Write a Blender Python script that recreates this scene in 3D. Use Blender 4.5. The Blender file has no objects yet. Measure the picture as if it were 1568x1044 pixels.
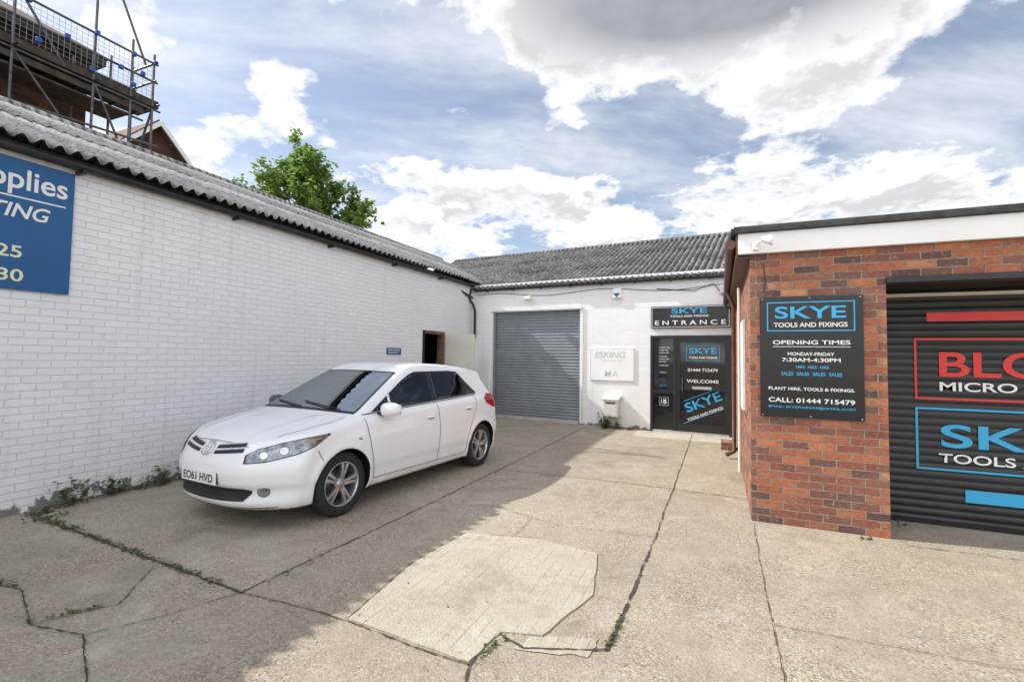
import bpy, bmesh, math, random
import numpy as np
from mathutils import Vector, Matrix, Quaternion
random.seed(7); np.random.seed(7)
D=bpy.data; C=bpy.context; scene=C.scene; col=scene.collection
R=math.radians
# ---------------------------------------------------------------- helpers
def empty(name,loc=(0,0,0),rotz=0):
    o=D.objects.new(name,None); o.location=loc; o.rotation_euler=(0,0,rotz); o.empty_display_size=.3
    col.objects.link(o); return o
def mesh(name,v,f,mat,parent=None,smooth=False,mi=None):
    m=D.meshes.new(name); m.from_pydata([tuple(map(float,p)) for p in v],[],[tuple(map(int,q)) for q in f]); m.update()
    mats=mat if isinstance(mat,(list,tuple)) else [mat]
    for a in mats: m.materials.append(a)
    if mi is not None: m.polygons.foreach_set('material_index',mi)
    if smooth: m.polygons.foreach_set('use_smooth',[True]*len(m.polygons))
    o=D.objects.new(name,m); col.objects.link(o)
    if parent: o.parent=parent
    return o
def box(name,x0,x1,y0,y1,z0,z1,mat,parent=None,bev=0):
    v=[(x,y,z) for x in (x0,x1) for y in (y0,y1) for z in (z0,z1)]
    f=[(0,1,3,2),(4,6,7,5),(0,4,5,1),(2,3,7,6),(0,2,6,4),(1,5,7,3)]
    o=mesh(name,v,f,mat,parent)
    if bev:
        b=o.modifiers.new('b','BEVEL'); b.width=bev; b.segments=2
    return o
def tube(name,pts,r,mat,parent=None,cyc=False):
    c=D.curves.new(name,'CURVE'); c.dimensions='3D'; c.bevel_depth=r; c.bevel_resolution=3; c.use_fill_caps=True
    s=c.splines.new('POLY'); s.points.add(len(pts)-1)
    for i,p in enumerate(pts): s.points[i].co=(*p,1)
    s.use_cyclic_u=cyc
    c.materials.append(mat); o=D.objects.new(name,c); col.objects.link(o)
    if parent: o.parent=parent
    return o
def text(name,body,a0,a1,z0,z1,plane,mat,parent,face='-y',bold=.0,shear=0,rot=0):
    c=D.curves.new(name,'FONT'); c.body=body; c.size=1; c.align_x='LEFT'; c.offset=min(bold,.016); c.shear=shear
    c.materials.append(mat); o=D.objects.new(name,c); col.objects.link(o)
    C.view_layer.update()
    bb=[Vector(b) for b in o.bound_box]; mx=min(b.x for b in bb); Mx=max(b.x for b in bb); my=min(b.y for b in bb); My=max(b.y for b in bb)
    sx=(a1-a0)/(Mx-mx); sz=(z1-z0)/(My-my)
    ca=(a0+a1)/2; cz=(z0+z1)/2
    T=Matrix.Diagonal((sx,sz,1,1))@Matrix.Translation((-(mx+Mx)/2,-(my+My)/2,0))
    T=Matrix.Rotation(rot,4,'Z')@T
    if face=='-y': B=Matrix.Translation((ca,plane,cz))@Matrix.Rotation(R(90),4,'X')
    elif face=='+x': B=Matrix.Translation((plane,ca,cz))@Matrix.Rotation(R(90),4,'Z')@Matrix.Rotation(R(90),4,'X')
    else: B=face
    if parent: o.parent=parent
    o.matrix_local=B@T
    return o
def outline(name,a0,a1,z0,z1,plane,w,mat,parent,d=.003):
    box(name+'_t',a0,a1,plane-d,plane,z1-w,z1,mat,parent); box(name+'_b',a0,a1,plane-d,plane,z0,z0+w,mat,parent)
    box(name+'_l',a0,a0+w,plane-d,plane,z0+w,z1-w,mat,parent); box(name+'_r',a1-w,a1,plane-d,plane,z0+w,z1-w,mat,parent)
# ---------------------------------------------------------------- node builder
class NB:
    def __init__(s,name=None,tree=None):
        if tree is None:
            s.m=D.materials.new(name); s.m.use_nodes=True; s.nt=s.m.node_tree; s.b=s.nt.nodes['Principled BSDF']
        else: s.nt=tree
    def n(s,t,**k):
        x=s.nt.nodes.new(t)
        for a,b in k.items(): setattr(x,a,b)
        return x
    def put(s,sock,v):
        if isinstance(v,bpy.types.NodeSocket): s.nt.links.new(v,sock)
        elif isinstance(v,(tuple,list)) and len(v)==3 and sock.type=='RGBA': sock.default_value=(*v,1)
        else: sock.default_value=v
    def m_(s,op,a,b=None,c=None,clamp=False):
        x=s.n('ShaderNodeMath',operation=op); x.use_clamp=clamp; s.put(x.inputs[0],a)
        if b is not None: s.put(x.inputs[1],b)
        if c is not None: s.put(x.inputs[2],c)
        return x.outputs[0]
    def mix(s,f,a,b,bl='MIX'):
        x=s.n('ShaderNodeMix',data_type='RGBA',blend_type=bl); s.put(x.inputs[0],f); s.put(x.inputs[6],a); s.put(x.inputs[7],b); return x.outputs[2]
    def rng(s,v,a,b,c=0.,d=1.,smooth=False):
        x=s.n('ShaderNodeMapRange'); x.clamp=True
        if smooth: x.interpolation_type='SMOOTHSTEP'
        s.put(x.inputs[0],v)
        for i,q in enumerate((a,b,c,d)): s.put(x.inputs[i+1],q)
        return x.outputs[0]
    def noise(s,vec,sc,det=4,ro=.55,dist=0.,out=0):
        x=s.n('ShaderNodeTexNoise'); s.put(x.inputs['Vector'],vec); s.put(x.inputs['Scale'],sc); s.put(x.inputs['Detail'],float(det)); s.put(x.inputs['Roughness'],ro); s.put(x.inputs['Distortion'],dist); return x.outputs[out]
    def vor(s,vec,sc,feat='F1',out=0,rand=1.):
        x=s.n('ShaderNodeTexVoronoi',feature=feat); s.put(x.inputs['Vector'],vec); s.put(x.inputs['Scale'],sc); s.put(x.inputs['Randomness'],rand); return x.outputs[out]
    def obj(s): return s.n('ShaderNodeTexCoord').outputs['Object']
    def sep(s,v):
        x=s.n('ShaderNodeSeparateXYZ'); s.put(x.inputs[0],v); return x.outputs
    def comb(s,a,b,c):
        x=s.n('ShaderNodeCombineXYZ')
        for i,q in enumerate((a,b,c)): s.put(x.inputs[i],q)
        return x.outputs[0]
    def bump(s,h,st=.5,dist=.01,norm=None):
        x=s.n('ShaderNodeBump'); s.put(x.inputs['Height'],h); x.inputs['Strength'].default_value=st; x.inputs['Distance'].default_value=dist
        if norm: s.put(x.inputs['Normal'],norm)
        return x.outputs[0]
    def set(s,**k):
        for a,v in k.items(): s.put(s.b.inputs[a.replace('_',' ')],v)
        return s.m
def simple(name,c,rough=.5,met=0.,var=.15,sc=6,bump=.0,coat=0.):
    b=NB(name); o=b.obj(); n=b.noise(o,sc,3)
    f=b.rng(n,.3,.7)
    lo=tuple(x*(1-var) for x in c); hi=tuple(min(1,x*(1+var)) for x in c)
    b.set(Base_Color=b.mix(f,lo,hi),Roughness=rough,Metallic=met)
    if coat: b.b.inputs['Coat Weight'].default_value=coat; b.b.inputs['Coat Roughness'].default_value=.03
    if bump: b.set(Normal=b.bump(b.noise(o,sc*8,4),bump,.005))
    return b.m
def wallvec(b):
    o=b.obj(); s=b.sep(o)
    g=b.n('ShaderNodeNewGeometry').outputs['True Normal']
    vt=b.n('ShaderNodeVectorTransform',vector_type='NORMAL',convert_from='WORLD',convert_to='OBJECT'); b.put(vt.inputs[0],g)
    nx=b.m_('ABSOLUTE',b.sep(vt.outputs[0])[0]); f=b.m_('GREATER_THAN',nx,.7)
    u=b.m_('ADD',b.m_('MULTIPLY',s[0],b.m_('SUBTRACT',1.,f)),b.m_('MULTIPLY',s[1],f))
    return o,b.comb(u,s[2],0.),s
def bricktex(b,v,c1,c2,cm,w=.225,h=.075,mo=.008,smooth=.2):
    x=b.n('ShaderNodeTexBrick'); x.offset=.5; b.put(x.inputs['Vector'],v)
    b.put(x.inputs['Color1'],c1); b.put(x.inputs['Color2'],c2); b.put(x.inputs['Mortar'],cm)
    x.inputs['Scale'].default_value=1; x.inputs['Mortar Size'].default_value=mo; x.inputs['Mortar Smooth'].default_value=smooth
    x.inputs['Brick Width'].default_value=w; x.inputs['Row Height'].default_value=h; x.inputs['Bias'].default_value=0
    return x.outputs
def warp(b,v,o,sc,amt):
    vv=b.n('ShaderNodeVectorMath',operation='ADD'); b.put(vv.inputs[0],v)
    nz=b.n('ShaderNodeVectorMath',operation='SCALE'); b.put(nz.inputs[0],b.noise(o,sc,2,out=1)); nz.inputs['Scale'].default_value=amt
    b.put(vv.inputs[1],nz.outputs[0]); return vv.outputs[0]
def painted_brick(name,flake=.12,strength=.35,base=(.86,.86,.865)):
    b=NB(name); o,v,s=wallvec(b)
    d=lambda k:tuple(x*k for x in base)
    br=bricktex(b,warp(b,v,o,9,.014),base,d(.95),d(.88),mo=.006,smooth=.6)
    big=b.rng(b.noise(o,.9,4,.6),.35,.7)
    c=b.mix(b.m_('MULTIPLY',big,.4),br[0],d(.85))
    st=b.comb(b.m_('MULTIPLY',s[0],5.),b.m_('MULTIPLY',s[1],5.),b.m_('MULTIPLY',s[2],.35))
    sk=b.rng(b.noise(st,1.3,4,.6),.56,.8)
    c=b.mix(b.m_('MULTIPLY',sk,.42),c,(.58,.56,.52))
    n=b.noise(o,5,6,.7)
    ru=b.rng(b.noise(o,2.3,5,.7),.70,.75); c=b.mix(b.m_('MULTIPLY',ru,.5),c,(.5,.36,.22))
    chip=b.rng(b.noise(o,13,4,.7),.72,.74); c=b.mix(b.m_('MULTIPLY',chip,.45),c,(.35,.32,.29))
    g=b.rng(s[2],.0,.9,.46,0.); gd=b.m_('MULTIPLY',b.m_('MULTIPLY',g,n),1.0,clamp=True)
    c=b.mix(gd,c,(.5,.48,.44))
    fl=b.rng(b.m_('ADD',n,b.rng(s[2],0.,flake*2.5,.18,-.3)),.53,.57)
    c=b.mix(b.m_('MULTIPLY',fl,.88),c,(.12,.11,.10))
    h=b.m_('ADD',b.m_('MULTIPLY',br[1],-1.),b.m_('MULTIPLY',b.noise(o,28,4),.8)); h=b.m_('SUBTRACT',h,b.m_('MULTIPLY',fl,.6))
    return b.set(Base_Color=c,Roughness=.6,Normal=b.bump(h,strength,.01))
M_white=painted_brick('painted_brick_white',.15,.7,(.88,.88,.885))
M_white2=painted_brick('painted_brick_white_back',.07,.28,(.88,.88,.88))
M_signw=simple('faded_white_board',(.88,.88,.87),.5,var=.03,sc=3)
def redbrick(name,dark=1.):
    b=NB(name); o,v,s=wallvec(b)
    br=bricktex(b,warp(b,v,o,12,.008),(0.,0.,0.),(1.,1.,1.),(.5,.5,.5),mo=.0075,smooth=.3)
    t=b.n('ShaderNodeSeparateColor'); b.put(t.inputs[0],br[0]); rnd=t.outputs[0]
    rp=b.n('ShaderNodeValToRGB'); b.put(rp.inputs[0],rnd); rp.color_ramp.interpolation='LINEAR'; e=rp.color_ramp.elements
    k=dark*1.1
    e[0].position=0; e[0].color=(.075*k,.04*k,.042*k,1); e[1].position=1; e[1].color=(.46*k,.20*k,.10*k,1)
    for p,cc in ((.12,(.13,.06,.05)),(.25,(.29,.08,.045)),(.38,(.13,.065,.055)),(.5,(.40,.120,.05)),(.6,(.16,.075,.06)),(.68,(.32,.09,.045)),(.8,(.46,.155,.065)),(.9,(.34,.11,.05))):
        q=e.new(p); q.color=(cc[0]*k,cc[1]*k,cc[2]*k,1)
    n=b.noise(o,16,5,.7); c=b.mix(b.rng(n,.44,.70,0.,.65),rp.outputs[0],(.11*k,.06*k,.05*k))
    n3=b.noise(o,45,3,.6); c=b.mix(b.rng(n3,.55,.75,0.,.45),c,(.52*k,.27*k,.15*k))
    n2=b.noise(o,2.5,4,.6); c=b.mix(b.rng(n2,.5,.75,0.,.25),c,(.34*k,.24*k,.18*k))
    wh=b.rng(b.noise(b.comb(b.m_('MULTIPLY',s[0],4.),b.m_('MULTIPLY',s[1],4.),s[2]),3.2,5,.75),.65,.74); c=b.mix(b.m_('MULTIPLY',wh,.55),c,(.55,.5,.45))
    c=b.mix(br[1],c,b.mix(b.rng(n,.3,.7),(.13*k,.10*k,.08*k),(.36*k,.29*k,.22*k)))
    h=b.m_('ADD',b.m_('MULTIPLY',br[1],-1.3),b.m_('MULTIPLY',n,1.0))
    return b.set(Base_Color=c,Roughness=.85,Normal=b.bump(h,.8,.01))
M_brick=redbrick('red_brick'); M_brickd=redbrick('dark_red_brick',.3)
def concrete(name,lo,hi,agg=.55,imprint=False,slabs=False):
    b=NB(name); o=b.obj(); s=b.sep(o)
    big=b.noise(o,.55,5,.6); mid=b.noise(o,3.2,5,.65)
    f=b.rng(b.m_('ADD',b.m_('MULTIPLY',big,.6),b.m_('MULTIPLY',mid,.4)),.38,.62)
    c=b.mix(f,lo,hi)
    vx=b.n('ShaderNodeTexVoronoi'); b.put(vx.inputs['Vector'],o); vx.inputs['Scale'].default_value=85.
    t=b.n('ShaderNodeSeparateColor'); b.put(t.inputs[0],vx.outputs[1])
    rp=b.n('ShaderNodeValToRGB'); b.put(rp.inputs[0],t.outputs[0]); e=rp.color_ramp.elements
    e[0].color=(.09,.07,.05,1); e[1].position=1; e[1].color=(.66,.61,.51,1)
    for p,cc in ((.14,(.18,.135,.085)),(.3,(.36,.29,.20)),(.6,(.33,.29,.23)),(.85,(.48,.40,.285))): q=e.new(p); q.color=(*cc,1)
    wear=b.rng(b.noise(o,1.9,4,.6),.38,.62,agg*.35,agg)
    c=b.mix(wear,c,rp.outputs[0])
    stn=b.rng(b.noise(o,1.1,6,.72,.6),.52,.70); c=b.mix(b.m_('MULTIPLY',stn,.5),c,(.15,.13,.10))
    stn2=b.rng(b.noise(o,4.5,5,.75),.56,.70); c=b.mix(b.m_('MULTIPLY',stn2,.3),c,(.15,.13,.10))
    lt=b.rng(b.noise(o,1.3,6,.72,.8),.57,.66); c=b.mix(b.m_('MULTIPLY',lt,.34),c,(.60,.56,.47))
    dots=b.rng(b.vor(o,3.3),.0,.06,1.,0.); c=b.mix(b.m_('MULTIPLY',dots,.6),c,(.06,.055,.05))
    dots2=b.rng(b.vor(o,9.),.0,.07,1.,0.); c=b.mix(b.m_('MULTIPLY',dots2,.5),c,(.09,.08,.06))
    if slabs:
        g=lambda i,v,k:b.m_('MULTIPLY',b.m_('GREATER_THAN',s[i],v),k)
        idv=b.m_('ADD',b.m_('ADD',g(0,-2.9,1.37),g(0,-.57,2.11)),b.m_('ADD',b.m_('ADD',g(0,.29,3.77),g(1,2.4,5.93)),b.m_('ADD',g(1,6.35,7.31),g(1,9.,9.17))))
        wn=b.n('ShaderNodeTexWhiteNoise',noise_dimensions='1D'); b.put(wn.inputs['W'],idv)
        c=b.mix(b.rng(wn.outputs[0],0.,1.,0.,.20),c,(.12,.10,.08))
    h=b.m_('ADD',b.m_('MULTIPLY',vx.outputs[0],-.7),b.m_('MULTIPLY',mid,2.))
    if imprint:
        x=bricktex(b,b.comb(b.m_('ADD',s[1],b.m_('MULTIPLY',s[0],.12)),s[0],0.),(0.,0.,0.),(1.,1.,1.),(.5,.5,.5),.4,.085,.006,1.)
        msk=b.rng(mid,.42,.60); q=b.m_('MULTIPLY',x[1],msk)
        c=b.mix(b.m_('MULTIPLY',q,.35),c,(.2,.18,.15)); h=b.m_('SUBTRACT',h,b.m_('MULTIPLY',q,.9))
    return b.set(Base_Color=c,Roughness=.92,Normal=b.bump(h,.65,.006))
M_ground=concrete('aggregate_concrete',(.29,.25,.19),(.47,.42,.33),.64,False,True)
M_patch=concrete('patch_concrete',(.40,.36,.285),(.50,.455,.365),.26,True)
M_apron=concrete('apron_concrete',(.48,.45,.37),(.56,.52,.43),.2)
M_crack=simple('joint_dirt',(.055,.05,.035),.95,var=.5,sc=12)
M_moss=simple('moss',(.07,.085,.03),.95,var=.4,sc=20)
def roofmat(name,lo,hi,axis,lich=.8):
    b=NB(name); o=b.obj(); s=b.sep(o)
    c=b.mix(b.rng(b.noise(o,1.3,5,.7),.38,.62),lo,hi)
    n9=b.noise(o,9,5,.7)
    c=b.mix(b.rng(n9,.48,.64,0.,lich),c,(.56,.55,.52))
    c=b.mix(b.rng(b.noise(o,22,3,.6),.56,.66,0.,.8),c,(.035,.034,.03))
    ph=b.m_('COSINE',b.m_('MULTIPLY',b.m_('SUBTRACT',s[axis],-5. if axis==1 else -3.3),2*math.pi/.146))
    c=b.mix(b.rng(b.m_('ADD',ph,b.m_('MULTIPLY',n9,.8)),.7,-.6,0.,.75),c,(.04,.039,.036))  # dirt-dark troughs, painted deeper to put relief shade between the corrugations
    return b.set(Base_Color=c,Roughness=.95,Normal=b.bump(n9,.4,.01))
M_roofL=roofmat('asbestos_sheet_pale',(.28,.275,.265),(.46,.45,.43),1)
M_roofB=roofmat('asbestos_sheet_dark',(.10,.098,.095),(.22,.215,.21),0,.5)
M_black=simple('black_paint',(.012,.012,.014),.35,var=.3)
M_gutter=simple('gutter_black',(.02,.019,.018),.4,var=.4)
M_brown=simple('brown_paint',(.11,.045,.03),.5,var=.3,sc=4)
M_felt=simple('roof_felt',(.05,.05,.052),.9,var=.4,sc=9,bump=.4)
M_fascia=simple('white_board',(.84,.84,.83),.5,var=.05,sc=2)
M_cream=simple('cream_paint',(.70,.67,.59),.55,var=.06,sc=3)
M_alu=simple('shutter_steel',(.22,.245,.265),.45,.2,var=.12,sc=3)
M_bshut=simple('shutter_black',(.016,.017,.019),.33,var=.3,sc=3)
M_signb=simple('sign_black',(.008,.008,.009),.25,var=.2)
M_cyan=simple('vinyl_cyan',(.035,.38,.68),.4,var=.03)
M_vwhite=simple('vinyl_white',(.8,.8,.8),.4,var=.03)
M_vred=simple('vinyl_red',(.70,.035,.03),.4,var=.05)
M_vgreen=simple('faded_green',(.50,.66,.62),.6,var=.15,sc=15)
M_blue=simple('sign_blue',(.012,.10,.27),.35,var=.06,sc=2)
M_yel=simple('vinyl_cream',(.74,.74,.50),.4,var=.03)
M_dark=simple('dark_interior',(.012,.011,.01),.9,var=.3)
M_wood=simple('weathered_wood',(.16,.09,.05),.8,var=.4,sc=9,bump=.3)
M_plank=simple('scaffold_board',(.06,.045,.033),.9,var=.5,sc=5,bump=.3)
M_steel=simple('galvanised_tube',(.12,.12,.125),.45,.6,var=.4,sc=8)
M_mesh=simple('guard_mesh',(.30,.32,.34),.5,.3)
M_tblue=simple('blue_clip',(.03,.09,.38),.5)
M_tile=simple('roof_tile',(.13,.075,.055),.9,var=.5,sc=7,bump=.6)
M_pglass=simple('dark_glass',(.012,.014,.016),.04,var=.2)
M_grey=simple('grey_plastic',(.45,.45,.45),.4)
M_letter=simple('postbox_paint',(.66,.65,.61),.45,var=.06)
# ---------------------------------------------------------------- ground
ground=mesh('ground',[(-300,-300,0),(300,-300,0),(300,300,0),(-300,300,0)],[(0,1,2,3)],M_ground)
patch=[(-2.07,2.38),(-1.22,2.31),(-1.18,2.64),(-.95,2.70),(-.80,3.3),(-.93,4.0),(-1.49,4.08),(-2.13,3.95),(-2.18,3.2)]
def smooth_poly(P,n=8,j=.005):
    Q=[]
    for i,a in enumerate(P):
        b=P[(i+1)%len(P)]
        for k in range(n): t=k/n; Q.append((a[0]+(b[0]-a[0])*t+random.uniform(-j,j),a[1]+(b[1]-a[1])*t+random.uniform(-j,j)))
    return Q
pp=smooth_poly(patch)
n=len(pp); V=[(x,y,.009) for x,y in pp]+[(x,y,.0) for x,y in pp]
mesh('concrete_patch',V,[tuple(range(n))]+[(i,(i+1)%n,n+(i+1)%n,n+i) for i in range(n)],M_patch)
pq=smooth_poly([(-1.05,2.52),(-.66,2.62),(-.64,2.80),(-.90,2.72),(-1.02,2.66)],5,.012)
mesh('mortar_smear',[(x,y,.005) for x,y in pq],[tuple(range(len(pq)))],M_patch)
mesh('door_apron',[(-1.7,10.35,.004),(.25,10.2,.004),(.25,11.16,.004),(-1.7,11.32,.004)],[(0,1,2,3)],M_apron)
def ribbon(V,F,pts,w,z=.008,j=.009):
    P=[]
    for (a,b) in zip(pts[:-1],pts[1:]):
        L=math.dist(a,b); n=max(2,int(L/.03))
        for i in range(n): t=i/n; P.append((a[0]+(b[0]-a[0])*t,a[1]+(b[1]-a[1])*t))
    P.append(pts[-1]); base=len(V); off=0
    for i,p in enumerate(P):
        q=P[min(i+1,len(P)-1)]; r=P[max(i-1,0)]; dx,dy=q[0]-r[0],q[1]-r[1]; L=math.hypot(dx,dy) or 1; nx,ny=-dy/L,dx/L
        off=off*.82+random.uniform(-j,j)*.5
        ww=w*random.uniform(.3,1.1)*(0.2 if random.random()<.10 else 1)
        V.append((p[0]+nx*(off+ww),p[1]+ny*(off+ww),z)); V.append((p[0]+nx*(off-ww),p[1]+ny*(off-ww),z))
        if i: k=base+2*i; F.append((k-2,k-1,k+1,k))
V=[];F=[]
for pts,w in (([(-.58,2.72),(-.56,3.5),(-.55,4.3)],.012),([(-.55,4.3),(-.55,7.4),(-.56,11.2)],.007),([(-6.2,2.55),(-4.4,2.42),(-2.95,2.33)],.012),([(-2.95,2.33),(-2.9,4.2),(-2.9,7),(-2.9,11.3)],.008),
    ([(-1.18,2.62),(-1.0,2.55),(-.58,2.72)],.010),([(-2.9,6.35),(-1.2,6.4),(.28,6.3)],.008),([(.29,5.4),(.28,4),(.3,1.5)],.004),
    ([(-2.95,2.33),(-2.5,2.36),(-2.08,2.36),(-1.6,2.31),(-1.2,2.29)],.006),([(-2.08,2.36),(-2.2,3.2),(-2.14,3.95),(-1.49,4.09)],.005),([(-1.2,2.29),(-1.22,2.62)],.008),([(-1.2,2.29),(-1.05,1.9),(-.9,1.2)],.006),
    ([(-5.6,1.5),(-4.3,1.75),(-3.7,1.55),(-3.3,1.62)],.007),([(-3.7,1.55),(-3.5,1.9),(-3.9,2.35)],.005),([(-3.3,1.62),(-2.6,1.3)],.006),([(-3.3,1.62),(-3.1,1.95),(-2.95,2.33)],.004),([(-6.2,9.0),(-4,8.95),(-.56,9.1)],.007),([(1.5,5.35),(2.6,5.4),(5,5.3)],.006),([(.29,3.4),(2.2,3.5),(5,3.4)],.003),([(-2.9,4.6),(-2.2,4.75),(-1.4,4.5),(-.56,4.6)],.003),([(-1.7,4.09),(-1.75,4.6)],.003)):
    ribbon(V,F,pts,w)
mesh('ground_joint',V,F,M_crack)
# ---------------------------------------------------------------- corrugated roof
def corrugated(name,o,dl,ds,L,S,rows,mat,parent,p=.146,A=.032):
    o=Vector(o);dl=Vector(dl).normalized();ds=Vector(ds).normalized();n=dl.cross(ds)
    if n.z<0:n=-n
    V=[];F=[];N=int(L/p*8)
    for r in range(rows):
        t0=S*r/rows-(0.0 if r==0 else .08); t1=S*(r+1)/rows
        b0=len(V)
        for i in range(N+1):
            s=L*i/N; z=A*math.cos(2*math.pi*s/p)
            sheet=int(s/1.02); rs=random.Random(sheet*31+r); dz=rs.uniform(-.008,.008); dt=rs.uniform(-.03,.025)
            for (t,zz) in ((t0,z+dz-.006),(t1+dt,z+dz+.014),(t1+dt,z+dz-.002)):
                V.append(o+dl*s+ds*t+n*zz)
        for i in range(N):
            k=b0+3*i; F.append((k,k+1,k+4,k+3)); F.append((k+1,k+2,k+5,k+4))
    return mesh(name,V,F,mat,parent,True)
# ---------------------------------------------------------------- left building
LB=empty('white_brick_warehouse')
box('wall_near',-6.5,-6.3,-5,9.4,0,3.62,M_white,LB); box('wall_far',-6.5,-6.3,10.35,15.2,0,3.62,M_white,LB); box('wall_over_door',-6.5,-6.3,9.4,10.35,2.2,3.62,M_white,LB)
box('end_wall',-12.6,-6.5,-5,-4.8,0,3.6,M_white,LB); box('back_side_wall',-12.7,-12.5,-4.8,15.2,0,3.6,M_white,LB)
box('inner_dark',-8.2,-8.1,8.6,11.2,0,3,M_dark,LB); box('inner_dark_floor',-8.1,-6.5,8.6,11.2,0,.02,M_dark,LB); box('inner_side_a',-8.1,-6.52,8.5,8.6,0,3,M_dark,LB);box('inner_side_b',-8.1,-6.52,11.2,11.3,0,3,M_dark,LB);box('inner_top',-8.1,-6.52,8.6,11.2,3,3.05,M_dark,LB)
box('door_frame_l',-6.45,-6.28,9.40,9.47,0,2.2,M_dark,LB); box('door_frame_r',-6.45,-6.28,10.28,10.35,0,2.2,M_wood,LB); box('door_frame_t',-6.45,-6.28,9.47,10.28,2.13,2.2,M_wood,LB)
box('inner_shelf',-7.4,-7.2,9.5,10.3,1.3,1.36,M_wood,LB); box('inner_crate',-7.4,-7.0,9.9,10.2,1.36,1.7,M_wood,LB)
box('open_door_leaf',-6.27,-5.47,10.36,10.41,.05,2.14,M_cream,LB,.006)
sl=math.atan(.45)
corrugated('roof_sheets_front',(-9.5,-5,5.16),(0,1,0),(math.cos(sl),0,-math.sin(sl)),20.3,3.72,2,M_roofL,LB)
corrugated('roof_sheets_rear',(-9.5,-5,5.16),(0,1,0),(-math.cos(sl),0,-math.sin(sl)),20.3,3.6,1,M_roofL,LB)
tube('ridge_cap',[(-9.5,-5,5.17),(-9.5,15.3,5.17)],.07,M_roofL,LB)
V=[];F=[]
for y in np.linspace(-5,11.65,60):
    for a in np.linspace(math.pi,2*math.pi,9): V.append((-6.215+.055*math.cos(a),y,3.555+.055*math.sin(a)))
for i in range(59):
    for j in range(8): k=i*9+j; F.append((k,k+1,k+10,k+9))
g=mesh('gutter',V,F,M_gutter,LB,True); md=g.modifiers.new('s','SOLIDIFY'); md.thickness=.006
for y in np.arange(-4.4,11.6,1.8): box('gutter_bracket',-6.30,-6.15,y,y+.03,3.46,3.50,M_gutter,LB)
box('soffit_board',-6.298,-6.272,-5,11.6,3.53,3.62,M_gutter,LB)
# blue name board
S=empty('blue_sign_board')
box('board',-6.298,-6.27,.3,2.79,2.18,3.46,M_blue,S,.004)
px=-6.266
text('line1','Supplies',1.88,2.73,3.10,3.37,px,M_vwhite,S,'+x',.015)
mesh('rule',[(px,.6,3.075),(px,2.72,3.075),(px,2.72,3.09),(px,.6,3.09)],[(0,1,2,3)],M_vwhite,S)
text('line2','& LIGHTING',1.55,2.60,2.88,3.02,px,M_vwhite,S,'+x',.03,.25)
text('line3','01444 871225',1.26,2.40,2.49,2.61,px,M_yel,S,'+x',.03)
text('line4','01444 871230',1.26,2.42,2.26,2.38,px,M_yel,S,'+x',.03)
P=empty('small_wall_plate'); box('plate',-6.298,-6.285,8.1,8.58,1.62,1.76,M_blue,P); text('label','DELIVERIES',8.14,8.54,1.70,1.735,-6.283,M_vwhite,P,'+x',.02); text('label2','RECEPTION >',8.14,8.5,1.645,1.68,-6.283,M_vwhite,P,'+x',.02)
# ---------------------------------------------------------------- back building (skewed)
ang=-math.atan(.095)
BB=empty('rear_workshop',(-6.3,11.8,0),ang)
def bbx(n,x0,x1,y0,y1,z0,z1,m,bev=0): return box(n,x0,x1,y0,y1,z0,z1,m,BB,bev)
H=3.56
bbx('wall_1',-.6,.66,0,.25,0,H,M_white2); bbx('wall_2',.66,3.16,0,.25,2.80,H,M_white2); bbx('wall_3',3.16,4.86,0,.25,0,H,M_white2); bbx('wall_4',4.86,6.55,0,.25,2.14,H,M_white2); bbx('wall_5',6.55,8.4,0,.25,0,H,M_white2)
bbx('pilaster',.42,.60,-.05,-.0,0,2.86,M_white2); bbx('door_head',.60,3.2,-.03,-.0,2.82,2.9,M_white2)
bbx('gable_r',8.2,8.4,.25,7.3,0,H,M_white2)
def shutter(name,x0,x1,z0,z1,y,mat,parent,pitch=.077,d=.012):
    V=[];F=[];n=int((z1-z0)/pitch*8)
    for i in range(n+1):
        z=z0+(z1-z0)*i/n; ph=((z-z0)/pitch)%1; yy=y-d*math.sin(math.pi*ph)**.7
        V+= [(x0,yy,z),(x1,yy,z)]
        if i: F.append((2*i-2,2*i-1,2*i+1,2*i))
    return mesh(name,V,F,mat,parent,False)
shutter('roller_shutter',.66,3.16,0,2.8,.13,M_alu,BB)
bbx('shutter_guide_l',.66,.72,.06,.11,0,2.8,M_alu);bbx('shutter_guide_r',3.10,3.16,.06,.11,0,2.8,M_alu);bbx('bottom_bar',.72,3.10,.06,.115,.0,.08,M_grey)
sl2=math.atan(.45)
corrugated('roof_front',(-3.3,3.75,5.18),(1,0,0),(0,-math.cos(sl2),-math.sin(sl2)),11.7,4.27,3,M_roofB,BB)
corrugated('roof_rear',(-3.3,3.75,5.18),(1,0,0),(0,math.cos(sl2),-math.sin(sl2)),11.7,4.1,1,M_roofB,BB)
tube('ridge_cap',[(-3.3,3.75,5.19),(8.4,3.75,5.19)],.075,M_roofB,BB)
bbx('eaves_board',0.1,8.4,-.03,-.003,3.38,3.50,M_gutter)
tube('gutter',[(.1,-.09,3.43),(6.9,-.09,3.40)],.045,M_gutter,BB)
for x in np.arange(.5,6.8,.8): bbx('bracket',x,x+.03,-.12,-.03,3.35,3.38,M_gutter)
tube('downpipe',[(.02,-.12,3.48),(.02,-.14,3.38),(.02,-.2,3.2),(.12,-.14,3.0),(.14,-.08,2.85),(.14,-.08,2.15),(.06,-.08,2.05)],.035,M_gutter,BB)
tube('downpipe2',[(-.0,-.9,3.46),(.05,-.5,3.3),(.1,-.15,3.2)],.03,M_gutter,BB)
tube('cable',[(x,-.015,3.26+.05*math.sin(x*2.1)-.02*x*.5) for x in np.arange(.2,6.8,.2)],.006,M_gutter,BB)
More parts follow.
